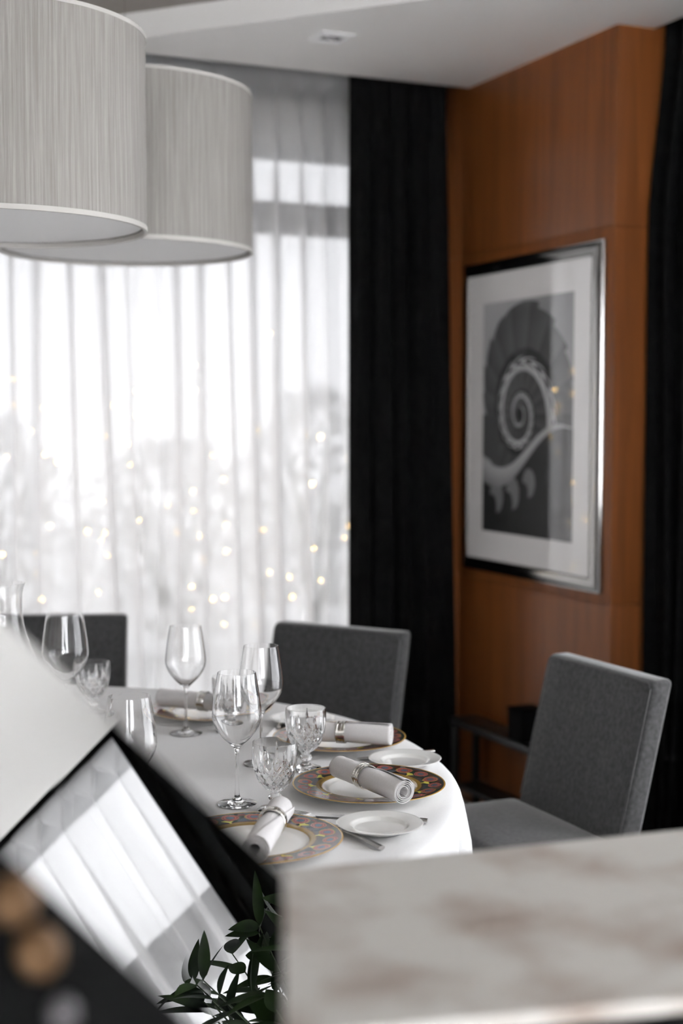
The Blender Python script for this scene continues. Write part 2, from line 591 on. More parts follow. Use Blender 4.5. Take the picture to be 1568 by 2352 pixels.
# ------------------------------------------------------------ recessed ceiling spot
t = thing('ceiling_downlight', 'small square white recessed downlight in the ceiling above the curtain', 'ceiling light', (1.912, 4.372, CZ), 0)
V = [(-.06, -.06, -.002), (.06, -.06, -.002), (.06, .06, -.002), (-.06, .06, -.002), (-.044, -.044, -.010), (.044, -.044, -.010), (.044, .044, -.010), (-.044, .044, -.010),
     (-.036, -.036, -.0015), (.036, -.036, -.0015), (.036, .036, -.0015), (-.036, .036, -.0015), (-.06, -.06, 0), (.06, -.06, 0), (.06, .06, 0), (-.06, .06, 0)]
F = []
for a, c in ((0, 4), (4, 8), (12, 0)):
    for i in range(4):
        j = (i + 1) % 4
        F.append((a + i, a + j, c + j, c + i))
mesh('frame', V, F, principled('white_enamel', (0.85, 0.85, 0.85), 0.3), t)
box('inner_plate', (-.036, -.036, -.0016), (.036, .036, -.0008), M['black_metal'], t)
for (sx, sy) in ((-.016, -.014), (.014, .016)):
    o = lathe('spot_lens', [(0, -0.008), (0.009, -0.0075), (0.014, -0.004), (0.015, -0.0017)], M['lamp_glass'], t, 24)
    o.location = (sx, sy, 0)

# ------------------------------------------------------------ framed picture on the panelled wall
PY0, PY1, PZ0, PZ1 = 3.907, 4.832, 0.92, 2.08
pic = thing('framed_picture', 'chrome framed black and white photograph of a spiral staircase on the wood wall', 'picture', (WX, (PY0 + PY1) / 2, PZ0))
pcy, pch, pcw = (PY0 + PY1) / 2, PZ1 - PZ0, PY1 - PY0
# local axes: +y away from camera; face looks towards -x
prof = [(0.0, 0.0), (0.0, -0.010), (0.002, -0.013), (0.006, -0.0135), (0.008, -0.0130), (0.022, -0.0205), (0.026, -0.0215), (0.044, -0.0215), (0.047, -0.0235), (0.049, -0.0235), (0.051, -0.0205), (0.051, -0.002)]
V, F = [], []
for (sy, sz) in ((-1, 0), (1, 0), (1, 1), (-1, 1)):
    for (ins, x) in prof:
        y = sy * (pcw / 2 - ins)
        z = ins if sz == 0 else pch - ins
        V.append((x, y, z))
npf = len(prof)
for i in range(4):
    j = (i + 1) % 4
    for k in range(npf - 1):
        F.append((i * npf + k, i * npf + k + 1, j * npf + k + 1, j * npf + k))
mesh('frame', V, F, M['chrome'], pic, True, 25)
box('mat_board', (-0.020, -pcw / 2 + 0.05, 0.05), (-0.003, pcw / 2 - 0.05, pch - 0.05),
    principled('mat_board_paper', (0.82, 0.80, 0.79), 0.7, Coat_Weight=1.0, Coat_Roughness=0.0, Coat_IOR=1.9), pic)


def art_colour(X, Z, W, H):
    """grey value of the staircase picture; X from far edge to near edge, Z down from the top, metres"""
    cx, cz = 0.433 * W, 0.485 * H
    dx, dz = X - cx, Z - cz
    r = np.hypot(dx, dz * 0.93) + 1e-6
    # clockwise angle from left (left -> top -> right -> bottom)
    ph = np.mod(np.arctan2(-dz, -dx), 2 * PI)
    ph = np.mod(np.arctan2(-dz * 1.0, -dx * -1.0) * -1 + PI, 2 * PI)
    g = 2.6
    s = np.log(r / 0.112) / math.log(g) - ph / (2 * PI)
    turn = np.floor(s)
    q = s - turn
    a = ph + turn * 2 * PI
    col = np.zeros_like(r)
    tread = 0.085 + 0.03 * np.sin(a * 1.0 + 1.0) + 0.06 * (np.mod(a * 18 / (2 * PI), 1) - 0.5)
    rail = 0.50 + 0.06 * np.sin(a * 3)
    lat = np.where(np.sin(a * 17 + 5 * np.sin((q - 0.13) * 20)) > 0.1, 0.58, 0.015)
    dark = 0.022 + 0.03 * (np.sin(a * 5) > 0.6)
    col = np.where(q < 0.13, rail, np.where(q < 0.30, lat, np.where(q < 0.44, dark, tread)))
    col = np.where(r < 0.024, 0.01, col)
    # the big outer flight: sawtooth edge against the pale wall
    saw = 0.020 * (np.mod(ph * 20 / (2 * PI), 1))
    outer_r = 0.235 + 0.135 * np.clip(ph / (PI / 2), 0, 1) - 0.03 * np.clip(ph / (PI / 2) - 1, 0, 2) + saw
    bg = 0.30 + 0.22 * np.clip(1 - X / W * 1.2, 0, 1) * np.clip(1 - Z / H * 0.6, 0, 1)
    outside = (r > outer_r) & (ph < PI * 1.05)
    col = np.where(outside, bg, col)
    # lower left: a broad step, pale banister, dark arches and darkness below
    low = (ph > PI * 1.2) | (ph < 0.0)
    bl = Z - (0.70 * H + 0.05 * np.sin(X / W * 6.0) - 0.14 * H * (X / W) ** 1.2)
    step = (X < 0.2 * W) & (Z > 0.49 * H) & (bl < -0.03)
    col = np.where(step, 0.085, col)
    band = (bl > -0.02 + 0.02 * X / W) & (bl < 0.07 * (1 - 0.98 * X / W))
    col = np.where(band, 0.46 - 4.0 * np.clip(bl, 0, 1), col)
    shade = (bl >= 0.07 * (1 - 0.98 * X / W))
    petal = np.zeros_like(r, bool)
    for (px, pz, pr) in ((0.17, 0.845, 0.060), (0.36, 0.825, 0.058), (0.54, 0.775, 0.052)):
        d1 = np.hypot((X - px * W) * 1.25, Z - pz * H)
        d2 = np.hypot((X - (px - 0.055) * W) * 1.25, Z - (pz + 0.045) * H)
        petal |= (d1 < pr) & (d2 > pr * 0.75) | ((d1 < pr * 0.85) & (X > px * W))
    col = np.where(shade, np.where(petal, 0.20, 0.016), col)
    return np.clip(col, 0.006, 0.7)


W_, H_ = 0.61, 0.845
nu, nv = 340, 470
ya = np.linspace(4.67 - pcy, 4.06 - pcy, nu)
za = np.linspace(1.923 - PZ0, 1.078 - PZ0, nv)
YY, ZZ = np.meshgrid(ya, za)
V = np.stack([np.full(YY.size, -0.0205), YY.ravel(), ZZ.ravel()], 1)
idx = np.arange(nu * nv).reshape(nv, nu)
F = np.stack([idx[:-1, :-1].ravel(), idx[:-1, 1:].ravel(), idx[1:, 1:].ravel(), idx[1:, :-1].ravel()], 1)
me = bpy.data.meshes.new('photo_print')
me.from_pydata(V.tolist(), [], F.tolist())
g = art_colour(np.repeat(np.linspace(0, W_, nu)[None, :], nv, 0), np.repeat(np.linspace(0, H_, nv)[:, None], nu, 1), W_, H_)
at = me.color_attributes.new('pattern', 'FLOAT_COLOR', 'POINT')
at.data.foreach_set('color', np.stack([g.ravel(), g.ravel(), g.ravel() * 1.02, np.ones(g.size)], 1).ravel().astype(np.float32))
link('photo_print', me, attr_material('print_under_glass', 0.5, Coat_Weight=1.0, Coat_Roughness=0.0, Coat_IOR=1.9), pic)


# ------------------------------------------------------------ dining table and cloth
TX, TY, TR, TZ = 0.39, 2.95, 1.08, 0.76
tb = thing('dining_table', 'round dining table hidden under the white tablecloth', 'table', (TX, TY, 0))
lathe('tabletop', [(0, 0.72), (TR - 0.02, 0.72), (TR - 0.012, 0.728), (TR - 0.012, 0.748), (TR - 0.02, 0.754), (0, 0.754)], M['dark_wood'], tb, 96)
lathe('pedestal', [(0, 0.0085), (0.42, 0.0085), (0.42, 0.03), (0.14, 0.08), (0.09, 0.2), (0.09, 0.62), (0.25, 0.719), (0, 0.719)], M['dark_wood'], tb, 48)
rows = [(0.0, TZ, 0), (0.3, TZ, 0), (0.6, TZ, 0), (0.9, TZ, 0), (TR - 0.05, TZ, 0), (TR - 0.025, TZ - 0.001, 0), (TR - 0.008, TZ - 0.005, 0.0), (TR + 0.003, TZ - 0.014, 0.02),
        (TR + 0.010, TZ - 0.03, 0.16), (TR + 0.017, TZ - 0.06, 0.42), (TR + 0.024, TZ - 0.10, 0.7), (TR + 0.032, TZ - 0.16, 0.9), (TR + 0.038, TZ - 0.25, 1.0),
        (TR + 0.055, TZ - 0.36, 1.15), (TR + 0.07, TZ - 0.5, 1.3), (TR + 0.082, TZ - 0.62, 1.4), (TR + 0.09, 0.03, 1.5)]
seg = 720
V, F = [(0, 0, TZ)], []
for (r, z, k) in rows[1:]:
    for j in range(seg):
        a = 2 * PI * j / seg
        ca, sa = math.cos(a), math.sin(a)
        n1 = noise.noise(Vector((ca * 9.5, sa * 9.5, 0.3 + z * 0.35)))
        n2 = noise.noise(Vector((ca * 22, sa * 22, 4.3 + z * 0.6)))
        fold = math.sin(a * 46 + 5.0 * noise.noise(Vector((ca * 3, sa * 3, 1.0))) * 3 + 2.5 * n1)
        d = k * (0.032 * fold * (0.7 + 0.6 * n1) + 0.036 * n1 + 0.016 * n2 - 0.032)
        V.append(((r + d) * ca, (r + d) * sa, z + (0.0012 * noise.noise(Vector((ca * r * 3, sa * r * 3, 9))) if r < TR - 0.06 else 0)))
for j in range(seg):
    F.append((0, 1 + j, 1 + (j + 1) % seg))
for i in range(len(rows) - 2):
    for j in range(seg):
        k = (j + 1) % seg
        a = 1 + i * seg
        F.append((a + j, a + seg + j, a + seg + k, a + k))
cl = mesh('tablecloth', V, F, M['cloth'], None, True)
cl.location = (TX, TY, 0)
tag(cl, 'white tablecloth draped over the round table, falling in folds at its edge', 'tablecloth')


# ------------------------------------------------------------ chairs
def soft_box(name, lo, hi, bev, mat, parent, shear=0.0, z0=0.0, crown=0.0):
    bm = bmesh.new()
    add_box(bm, lo, hi, bev, 4)
    bmesh.ops.subdivide_edges(bm, edges=[e for e in bm.edges if e.calc_length() > 0.1], cuts=5, use_grid_fill=True)
    for v in bm.verts:
        if crown and v.co.z > (hi[2] - bev * 1.01):
            cxx = (v.co.x - (lo[0] + hi[0]) / 2) / ((hi[0] - lo[0]) / 2)
            cyy = (v.co.y - (lo[1] + hi[1]) / 2) / ((hi[1] - lo[1]) / 2)
            v.co.z += crown * max(0, 1 - cxx * cxx) * max(0, 1 - cyy * cyy)
        v.co.x += shear * (v.co.z - z0)
    return from_bm(name, bm, mat, parent, True, 60)


def make_chair(label, loc, rot):
    """seat faces -x of the chair, back at +x; origin under the top of the backrest's front face"""
    t = thing('dining_chair', label, 'chair', loc, rot, 'charcoal upholstered dining chairs')
    rec = 0.24
    soft_box('backrest', (0.0, -0.225, 0.44), (0.062, 0.225, 0.868), 0.014, M['chair_fabric'], t, rec, 0.868)
    V, F = [], []
    pts = []
    for (y, z) in ((-0.219, 0.5), (-0.219, 0.846), (-0.217, 0.854), (-0.212, 0.860), (-0.203, 0.8625), (0.203, 0.8625), (0.212, 0.860), (0.217, 0.854), (0.219, 0.846), (0.219, 0.5)):
        pts.append(Vector((rec * (z - 0.868) - 0.0005, y, z)))
    tube(V, F, pts, 0.002, 6)
    mesh('piping', V, F, M['chair_fabric'], t, True)
    soft_box('seat', (-0.40, -0.23, 0.40), (-0.10, 0.23, 0.492), 0.02, M['chair_fabric'], t, 0, 0, 0.014)
    for (x, y) in ((-0.375, -0.2), (-0.375, 0.2), (-0.11, -0.2), (-0.11, 0.2)):
        bm = bmesh.new()
        r = bmesh.ops.create_cone(bm, cap_ends=True, segments=4, radius1=0.018, radius2=0.03, depth=0.41)
        bmesh.ops.rotate(bm, verts=bm.verts, matrix=Matrix.Rotation(PI / 4, 3, 'Z'))
        bmesh.ops.translate(bm, verts=bm.verts, vec=(x, y, 0.205))
        from_bm('leg', bm, M['dark_wood'], t)
    return t


def around(deg, d):
    a = math.radians(deg)
    return (TX + d * math.cos(a), TY + d * math.sin(a), 0.0085), a


l, a = around(0.8, 1.64)
ch = make_chair('charcoal upholstered chair at the right of the table with a light-catching edge', l, a)
l, a = around(34.5, 1.585)
dup(ch, l, a, 'charcoal upholstered chair behind the table, in front of the black curtain')
l, a = around(68.2, 1.61)
dup(ch, l, a, 'charcoal upholstered chair behind the glasses at the left, before the sheer curtain')


# ------------------------------------------------------------ tableware
# wine glass: thin closed shell
outer_w = smooth_prof([(0.0375, 0.0016), (0.030, 0.0030), (0.014, 0.0065), (0.0065, 0.013), (0.0042, 0.024), (0.0034, 0.05), (0.0034, 0.085), (0.0044, 0.103), (0.010, 0.113),
                       (0.0265, 0.1285), (0.0405, 0.148), (0.0472, 0.168), (0.0462, 0.19), (0.0420, 0.222), (0.0368, 0.2545)], 5)
inner_w = smooth_prof([(0.0358, 0.2545), (0.0410, 0.222), (0.0452, 0.19), (0.0461, 0.168), (0.0394, 0.1495), (0.0255, 0.1305), (0.0085, 0.1165), (0.0, 0.1145)], 5)


def scale_prof(p, sr, sz):
    return [(r * sr, z * sz) for r, z in p]


def wine_glass(loc, label, sr=1.0, sz=1.0):
    prof = [(0, 0.0), (0.037 * sr, 0.0)] + scale_prof(outer_w, sr, sz) + scale_prof(inner_w, sr, sz)
    o = lathe('wine_glass', prof, M['glass'], None, 72, False, None, 60)
    o.location = loc
    return tag(o, label, 'wine glass', 'wine glasses')


ZT = TZ + 0.0015
gl = wine_glass((0.909, 2.533, ZT), 'empty stemmed wine glass nearest the painted plates, sharp, overlapping the glass behind')


def glass_copy(loc, label):
    o = gl.copy()
    COL.objects.link(o)
    o.location = loc
    o['label'] = label


glass_copy((1.007, 3.157, ZT), 'empty stemmed wine glass standing alone in front of the sheer curtain')
glass_copy((1.065, 2.814, ZT), 'wine glass with its bowl against the middle chair, behind the sharp front glass')
glass_copy((0.660, 2.391, ZT), 'wine glass at left whose stem disappears behind the tilted mirror')
wine_glass((0.746, 3.254, ZT), 'large wide wine glass against the dark left chair', 1.13, 1.12)

# cut crystal goblet
ob = smooth_prof([(0.034, 0.002), (0.030, 0.0045), (0.016, 0.008), (0.0095, 0.013), (0.0085, 0.018), (0.0125, 0.023), (0.0130, 0.027), (0.009, 0.032), (0.0105, 0.036),
                  (0.021, 0.043), (0.031, 0.055), (0.0375, 0.070), (0.0415, 0.088), (0.0430, 0.105), (0.0428, 0.120), (0.0422, 0.1305)], 6)
ib = smooth_prof([(0.0408, 0.1305), (0.0410, 0.118), (0.0402, 0.100), (0.0375, 0.080), (0.031, 0.062), (0.020, 0.050), (0.0, 0.046)], 6)
gp = [(0, 0.0), (0.034, 0.0)] + ob + ib
n_out = len(ob) + 2


def cut(r, z, a, i):
    if i < 2 or i >= n_out:
        return r
    if z < 0.02:
        return r * (1 + 0.02 * math.cos(12 * a))
    if z < 0.036:
        return r * (1 + 0.04 * math.cos(8 * a))
    d = 0.0
    # vertical wedge cuts, tall and short ones alternating
    w = (a * 14 / (2 * PI)) % 1.0 - 0.5
    top = 0.122 if int(a * 14 / (2 * PI)) % 2 == 0 else 0.109
    if 0.078 < z < top:
        wid = 0.16 * min(1, (top - z) / 0.018)
        d = max(d, (wid - abs(w)) / 0.16) * 1.0
    # diamond lattice below
    if z < 0.088:
        u = a * 14 / (2 * PI)
        v = (z - 0.04) / 0.024
        for s in (1, -1):
            q = abs(((u + s * v) % 1.0) - 0.5)
            d = max(d, (0.13 - q) / 0.13)
    return r - 0.0019 * max(0.0, d)


# denser rows for the cuts
dense = []
for k in range(len(gp) - 1):
    r0, z0 = gp[k]
    r1, z1 = gp[k + 1]
    dense.append((r0, z0))
    if 2 <= k < n_out - 1 and z0 > 0.036:
        dense.append(((r0 + r1) / 2, (z0 + z1) / 2))
dense.append(gp[-1])
n_out = n_out + sum(1 for k in range(2, n_out - 1) if gp[k][1] > 0.036)
gob = lathe('crystal_goblet', dense, M['crystal'], None, 280, False, cut, 28)
gob.location = (0.960, 2.464, ZT)
tag(gob, 'short cut-crystal goblet in front, just left of the complete painted plate', 'goblet', 'cut crystal goblets')
for loc, lab in (((1.133, 2.730, ZT), 'cut-crystal goblet between the middle chair and the complete painted plate'),
                 ((1.111, 3.141, ZT), 'cut-crystal goblet seen through the bowl of the sharp front wine glass'),
                 ((0.863, 3.467, ZT), 'cut-crystal goblet at left against the dark chair, beside the wide wine glass')):
    o = gob.copy()
    COL.objects.link(o)
    o.location = loc
    o['label'] = lab

# carafe
oc = smooth_prof([(0.055, 0.0), (0.088, 0.006), (0.100, 0.03), (0.104, 0.07), (0.098, 0.12), (0.084, 0.17), (0.066, 0.215), (0.052, 0.255), (0.0435, 0.295), (0.043, 0.335), (0.0455, 0.358), (0.050, 0.372)], 6)
ic = smooth_prof([(0.0485, 0.372), (0.0440, 0.358), (0.0415, 0.335), (0.042, 0.295), (0.0502, 0.255), (0.064, 0.215), (0.082, 0.17), (0.096, 0.12), (0.1018, 0.07), (0.0975, 0.032), (0.085, 0.009), (0.0, 0.008)], 6)
o = lathe('glass_carafe', [(0, 0.0)] + oc + ic, M['glass'], None, 80, False, None, 60)
o.location = (0.590, 3.177, ZT)
tag(o, 'clear glass carafe with flared rim at the left edge, behind the mirror', 'carafe')

# painted charger plates
CRIM, CIN = 0.151, 0.094
GOLD, GREY, ROSE, ROSE2, DARK, YEL, GRN, RUST, OLIVE, BROWN, WHITE = ((0.50, 0.30, 0.08), (0.075, 0.085, 0.10), (0.38, 0.12, 0.10), (0.20, 0.05, 0.045), (0.035, 0.022, 0.02),
                                                                  (0.62, 0.55, 0.10), (0.03, 0.07, 0.04), (0.16, 0.03, 0.02), (0.30, 0.19, 0.05), (0.11, 0.055, 0.03), (0.80, 0.79, 0.76))


def charger_colour(r, a):
    if r > 0.1488:
        return GOLD
    if r < CIN - 0.001:
        return WHITE
    if r < CIN + 0.0105:
        return OLIVE
    if r > 0.1470:
        return BROWN
    nm = 18
    u = a * nm / (2 * PI)
    i = math.floor(u)
    f = u - i - 0.5
    # wavy noise so the painting looks hand-made
    wob = 0.0022 * noise.noise(Vector((math.cos(a) * 9, math.sin(a) * 9, r * 90)))
    seglen = 2 * PI * 0.128 / nm
    x = f * seglen
    y = r - (0.1295 if i % 2 == 0 else 0.1270) + wob
    d = math.hypot(x / 0.0178, y / 0.0142)
    if d < 0.42:
        return (0.10, 0.12, 0.16)
    if d < 0.50:
        return ROSE2
    if d < 0.66:
        return ROSE
    if d < 0.76:
        return ROSE2
    if d < 0.92:
        return ROSE
    if d < 1.05:
        return OLIVE if i % 2 else GRN
    # small rust spots between ovals
    if abs(abs(f) - 0.5) < 0.16 and abs(r - 0.139) < 0.003:
        return RUST
    # yellow tulips rising from the inner ring
    u2 = a * 10 / (2 * PI)
    g2 = (u2 - math.floor(u2)) - 0.5
    w2 = abs(g2) * 2 * PI * 0.11 / 10
    hgt = r - (CIN + 0.0105)
    if hgt < 0.015 and w2 < 0.0022 + 0.011 * max(0, (hgt - 0.004) / 0.011) * (1 if w2 > 0.35 * hgt - 0.002 else 0):
        return YEL
    if hgt < 0.004:
        return BROWN
    n = noise.noise(Vector((math.cos(a) * 11, math.sin(a) * 11, r * 60)))
    if n > 0.18:
        return GREY
    if n < -0.22:
        return GRN
    return DARK if n < 0.0 else (0.06, 0.06, 0.075)


def build_charger():
    rs = [0.0, 0.03, 0.06, 0.078, 0.086] + list(np.linspace(0.0905, 0.1465, 44)) + [0.148, 0.149, 0.1502, CRIM]

    def zz(r):
        if r < 0.084:
            return 0.0070
        if r < 0.097:
            t = (r - 0.084) / 0.013
            return 0.0070 + 0.0065 * t * t * (3 - 2 * t)
        return 0.0135 + 0.0055 * (r - 0.097) / (CRIM - 0.097)
    seg = 480
    V, F, C = [(0, 0, zz(0))], [], [WHITE]
    for r in rs[1:]:
        for j in range(seg):
            a = 2 * PI * j / seg
            V.append((r * math.cos(a), r * math.sin(a), zz(r)))
            C.append(charger_colour(r, a))
    for j in range(seg):
        F.append((0, 1 + j, 1 + (j + 1) % seg))
    for i in range(len(rs) - 2):
        for j in range(seg):
            k = (j + 1) % seg
            a = 1 + i * seg
            F.append((a + j, a + seg + j, a + seg + k, a + k))
    # rim and underside
    last = 1 + (len(rs) - 2) * seg
    for (r, z) in ((CRIM + 0.0006, 0.0182), (CRIM - 0.001, 0.0163), (0.10, 0.0105), (0.088, 0.003), (0.084, 0.0), (0.078, 0.0), (0.076, 0.003)):
        st = len(V)
        for j in range(seg):
            a = 2 * PI * j / seg
            V.append((r * math.cos(a), r * math.sin(a), z))
            C.append(GOLD if r > CRIM else WHITE)
        for j in range(seg):
            k = (j + 1) % seg
            F.append((last + j, st + j, st + k, last + k))
        last = st
    c = len(V)
    V.append((0, 0, 0.0035))
    C.append(WHITE)
    for j in range(seg):
        F.append((last + j, c, last + (j + 1) % seg))
    me = bpy.data.meshes.new('charger_plate')
    me.from_pydata(V, [], F)
    at = me.color_attributes.new('pattern', 'FLOAT_COLOR', 'POINT')
    at.data.foreach_set('color', np.array([[*q, 1.0] for q in C], np.float32).ravel())
    return link('charger_plate', me, M['charger'], None, True, 60)


cp = build_charger()
cp.location = (1.1775, 2.512, ZT)
tag(cp, 'large gold-rimmed plate with colourful painted border, the one seen whole beside the side plates', 'plate', 'painted charger plates')
for loc, rz, lab in (((0.845, 2.262, ZT), 0.7, 'gold-rimmed painted plate nearest the camera, partly hidden by the mirror'),
                     ((1.292, 2.915, ZT), 1.9, 'gold-rimmed painted plate behind the crystal goblet, before the middle chair'),
                     ((1.128, 3.335, ZT), 2.6, 'gold-rimmed painted plate furthest back, near the sheer curtain')):
    o = cp.copy()
    COL.objects.link(o)
    o.location = loc
    o.rotation_euler = (0, 0, rz)
    o['label'] = lab

# plain side plates
sp_prof = [(0, 0.0028), (0.043, 0.0028), (0.0465, 0.0036), (0.0505, 0.0078), (0.0525, 0.0094), (0.055, 0.0100), (0.074, 0.0135), (0.0772, 0.0140), (0.0782, 0.0133), (0.0772, 0.0121),
           (0.056, 0.0080), (0.051, 0.0050), (0.048, 0.0010), (0.046, 0.0), (0.042, 0.0), (0.041, 0.0010), (0, 0.0010)]
sp = lathe('side_plate', sp_prof, M['porcelain'], None, 96, False, None, 50)
sp.location = (1.083, 2.264, ZT + 0.0012)
tag(sp, 'plain white side plate nearest the camera, lying over the knife', 'plate', 'plain white side plates')
for loc, lab in (((1.342, 2.682, ZT + 0.0012), 'plain white side plate at the right edge of the table behind the rolled napkin'),
                 ((1.300, 3.150, ZT + 0.0012), 'plain white side plate furthest back, half hidden by the crystal goblet')):
    o = sp.copy()
    COL.objects.link(o)
    o.location = loc
    o['label'] = lab


# rolled napkins with rings
def napkin_mesh(L, R, seed, fr):
    rnd = random.Random(seed)
    nx, na = 40, 150
    V, F = [], []
    pitch = 0.0034
    for i in range(nx + 1):
        s = i / nx
        x = (s - 0.5) * L
        turns = 3.6 + 0.85 * min(1.0, max(0.0, 1.25 * s - 0.12))       # the loose edge runs diagonally round the roll
        pinch = 1 - 0.11 * math.exp(-((s - fr) / 0.09) ** 2)
        for j in range(na + 1):
            w = j / na
            a = turns * 2 * PI * w
            r = (R - pitch * turns * (1 - w)) * pinch
            r = max(r, 0.0025 + 0.002 * w)
            r *= 1 + 0.035 * noise.noise(Vector((x * 16 + seed, math.cos(a) * 1.3, math.sin(a) * 1.3)))
            if w > 0.97:
                r += 0.0006
            aa = a - turns * 2 * PI + 0.9 + 1.6 * (s - 0.5)
            wob = 0.004 * noise.noise(Vector((w * 7, seed, 2))) * (1 if s in (0, 1) else 0.3)
            V.append((x + wob, r * math.cos(aa), r * math.sin(aa) * 0.97))
    n1 = na + 1
    for i in range(nx):
        for j in range(na):
            F.append((i * n1 + j, (i + 1) * n1 + j, (i + 1) * n1 + j + 1, i * n1 + j + 1))
    return V, F


def napkin(A, B, label, seed, fr, R=0.0235):
    A, B = Vector(A), Vector(B)
    d = B - A
    L = d.length
    V, F = napkin_mesh(L, R, seed, fr)
    o = mesh('rolled_napkin', V, F, M['napkin'], None, True)
    md = o.modifiers.new('thickness', 'SOLIDIFY')
    md.thickness = 0.0013
    md.offset = -1
    q = Vector((1, 0, 0)).rotation_difference(d.normalized())
    o.rotation_euler = d.normalized().to_track_quat('X', 'Z').to_euler()
    o.location = (A + B) / 2
    tag(o, label, 'napkin', 'rolled white napkins')
    return o, d.normalized(), L


def ring(A, B, f, label, R=0.0227):
    A, B = Vector(A), Vector(B)
    w = 0.0105
    prof = [(R, -w), (R + 0.0016, -w), (R + 0.0026, -w + 0.0015), (R + 0.0026, -w + 0.004), (R + 0.0014, -w + 0.005), (R + 0.0014, -0.0035), (R + 0.0022, -0.0028), (R + 0.0022, 0.0028),
            (R + 0.0014, 0.0035), (R + 0.0014, w - 0.005), (R + 0.0026, w - 0.004), (R + 0.0026, w - 0.0015), (R + 0.0016, w), (R, w)]
    o = lathe('napkin_ring', prof, M['silver'], None, 72, True, None, 30)
    d = (B - A).normalized()
    o.rotation_euler = d.to_track_quat('Z', 'Y').to_euler()
    o.location = A + (B - A) * f
    tag(o, label, 'napkin ring', 'silver napkin rings')
    return o


zn = 0.8045
naps = [((1.137, 2.567, zn), (1.168, 2.336, zn), 0.42, 'rolled white napkin across the painted plate seen whole, its curled end facing the camera', 'silver ring round the napkin on the painted plate seen whole'),
        ((1.170, 2.915, zn), (1.356, 2.778, zn), 0.52, 'rolled white napkin on the plate behind the crystal goblet', 'silver ring round the napkin before the middle chair'),
        ((0.919, 2.331, zn), (0.789, 2.116, zn), 0.36, 'rolled white napkin nearest the camera, its lower end behind the mirror', 'silver ring round the napkin nearest the camera'),
        ((1.016, 3.393, zn), (1.171, 3.212, zn), 0.53, 'rolled white napkin furthest back, in front of the sheer curtain', 'silver ring round the furthest napkin behind the lone wine glass')]
for i, (A, B, f, l1, l2) in enumerate(naps):
    napkin(A, B, l1, 3 + i * 7, f)
    ring(A, B, f, l2)


# cutlery
def knife(A, B, label):
    A, B = Vector(A), Vector(B)
    L = (B - A).length
    t = thing('table_knife', label, 'knife', A, math.atan2(B.y - A.y, B.x - A.x), 'table knives')
    Lb = L * 0.56
    V, F = [], []
    n = 16
    for i in range(n + 1):
        s = i / n
        x = s * Lb
        w = 0.0095 * min(1, (s * 6) ** 0.5) * (1 - 0.25 * s)
        th = 0.0009 + 0.0007 * s
        V += [(x, -w * 0.9, 0.0022), (x, w * 0.75, 0.0022 - th), (x, w * 0.75, 0.0022 + th)]
    for i in range(n):
        a = 3 * i
        F += [(a, a + 3, a + 4, a + 1), (a + 1, a + 4, a + 5, a + 2), (a + 2, a + 5, a + 3, a)]
    F += [(0, 1, 2), (3 * n, 3 * n + 2, 3 * n + 1)]
    mesh('blade', V, F, M['steel'], t)
    V, F = [], []
    pts = [Vector((Lb - 0.004 + (L - Lb) * k / 10, 0, 0.0042)) for k in range(11)]
    tube(V, F, pts, [0.0032, 0.0036, 0.004, 0.0042, 0.0045, 0.0048, 0.005, 0.0052, 0.0055, 0.0058, 0.0052], 12)
    h = mesh('handle', V, F, M['steel'], t, True, 40)
    h.scale = (1, 1.5, 0.75)
    return t


def fork(A, B, label):
    A, B = Vector(A), Vector(B)
    L = (B - A).length
    t = thing('table_fork', label, 'fork', A, math.atan2(B.y - A.y, B.x - A.x), 'table forks')

    def arch(x):
        s = x / L
        return 0.0022 + 0.006 * max(0, math.sin(PI * min(1, s / 0.42)) - 0.2) * (1 if s < 0.42 else 0) + 0.004 * max(0, math.sin(PI * (s - 0.35) / 0.65)) * (1 if s > 0.35 else 0)
    V, F = [], []
    for k in range(4):
        y = (k - 1.5) * 0.0058
        pts = [Vector((0.002 + 0.055 * i / 6, y * (0.92 + 0.08 * i / 6), arch(0.055 * i / 6))) for i in range(7)]
        tube(V, F, pts, [0.0007, 0.0011, 0.0013, 0.0014, 0.0015, 0.0016, 0.0017], 8)
    # palm
    n = 12
    base = len(V)
    for i in range(n + 1):
        s = i / n
        x = 0.054 + 0.028 * s
        w = 0.0105 * (1 - s) ** 0.6 + 0.0026
        z = arch(x)
        V += [(x, -w, z - 0.001), (x, w, z - 0.001), (x, w, z + 0.001), (x, -w, z + 0.001)]
    for i in range(n):
        a = base + 4 * i
        for q in range(4):
            F.append((a + q, a + (q + 1) % 4, a + 4 + (q + 1) % 4, a + 4 + q))
    mesh('tines', V, F, M['steel'], t, True, 40)
    V, F = [], []
    pts, rad = [], []
    for i in range(15):
        s = i / 14
        x = 0.078 + (L - 0.078) * s
        pts.append(Vector((x, 0, arch(x) + 0.0005)))
        rad.append(0.0019 + 0.0019 * s ** 1.5)
    tube(V, F, pts, rad, 12)
    h = mesh('handle', V, F, M['steel'], t, True, 40)
    h.scale = (1, 1.9, 1.0)
    return t


zc = ZT + 0.0008
knife((0.998, 2.405, zc), (1.186, 2.268, zc), 'steel knife passing behind the nearest white side plate')
knife((1.262, 2.757, zc), (1.452, 2.752, zc), 'steel knife passing behind the side plate at the right edge of the table')
knife((1.135, 2.985, zc), (1.300, 3.230, zc), 'steel knife behind the middle wine glass, pointing at the furthest side plate')
fork((0.980, 2.440, zc), (1.036, 2.158, zc), 'steel fork between the nearest painted plate and side plate')
fork((1.215, 3.060, zc), (1.392, 3.098, zc), 'steel fork by the furthest side plate behind the crystal goblet')

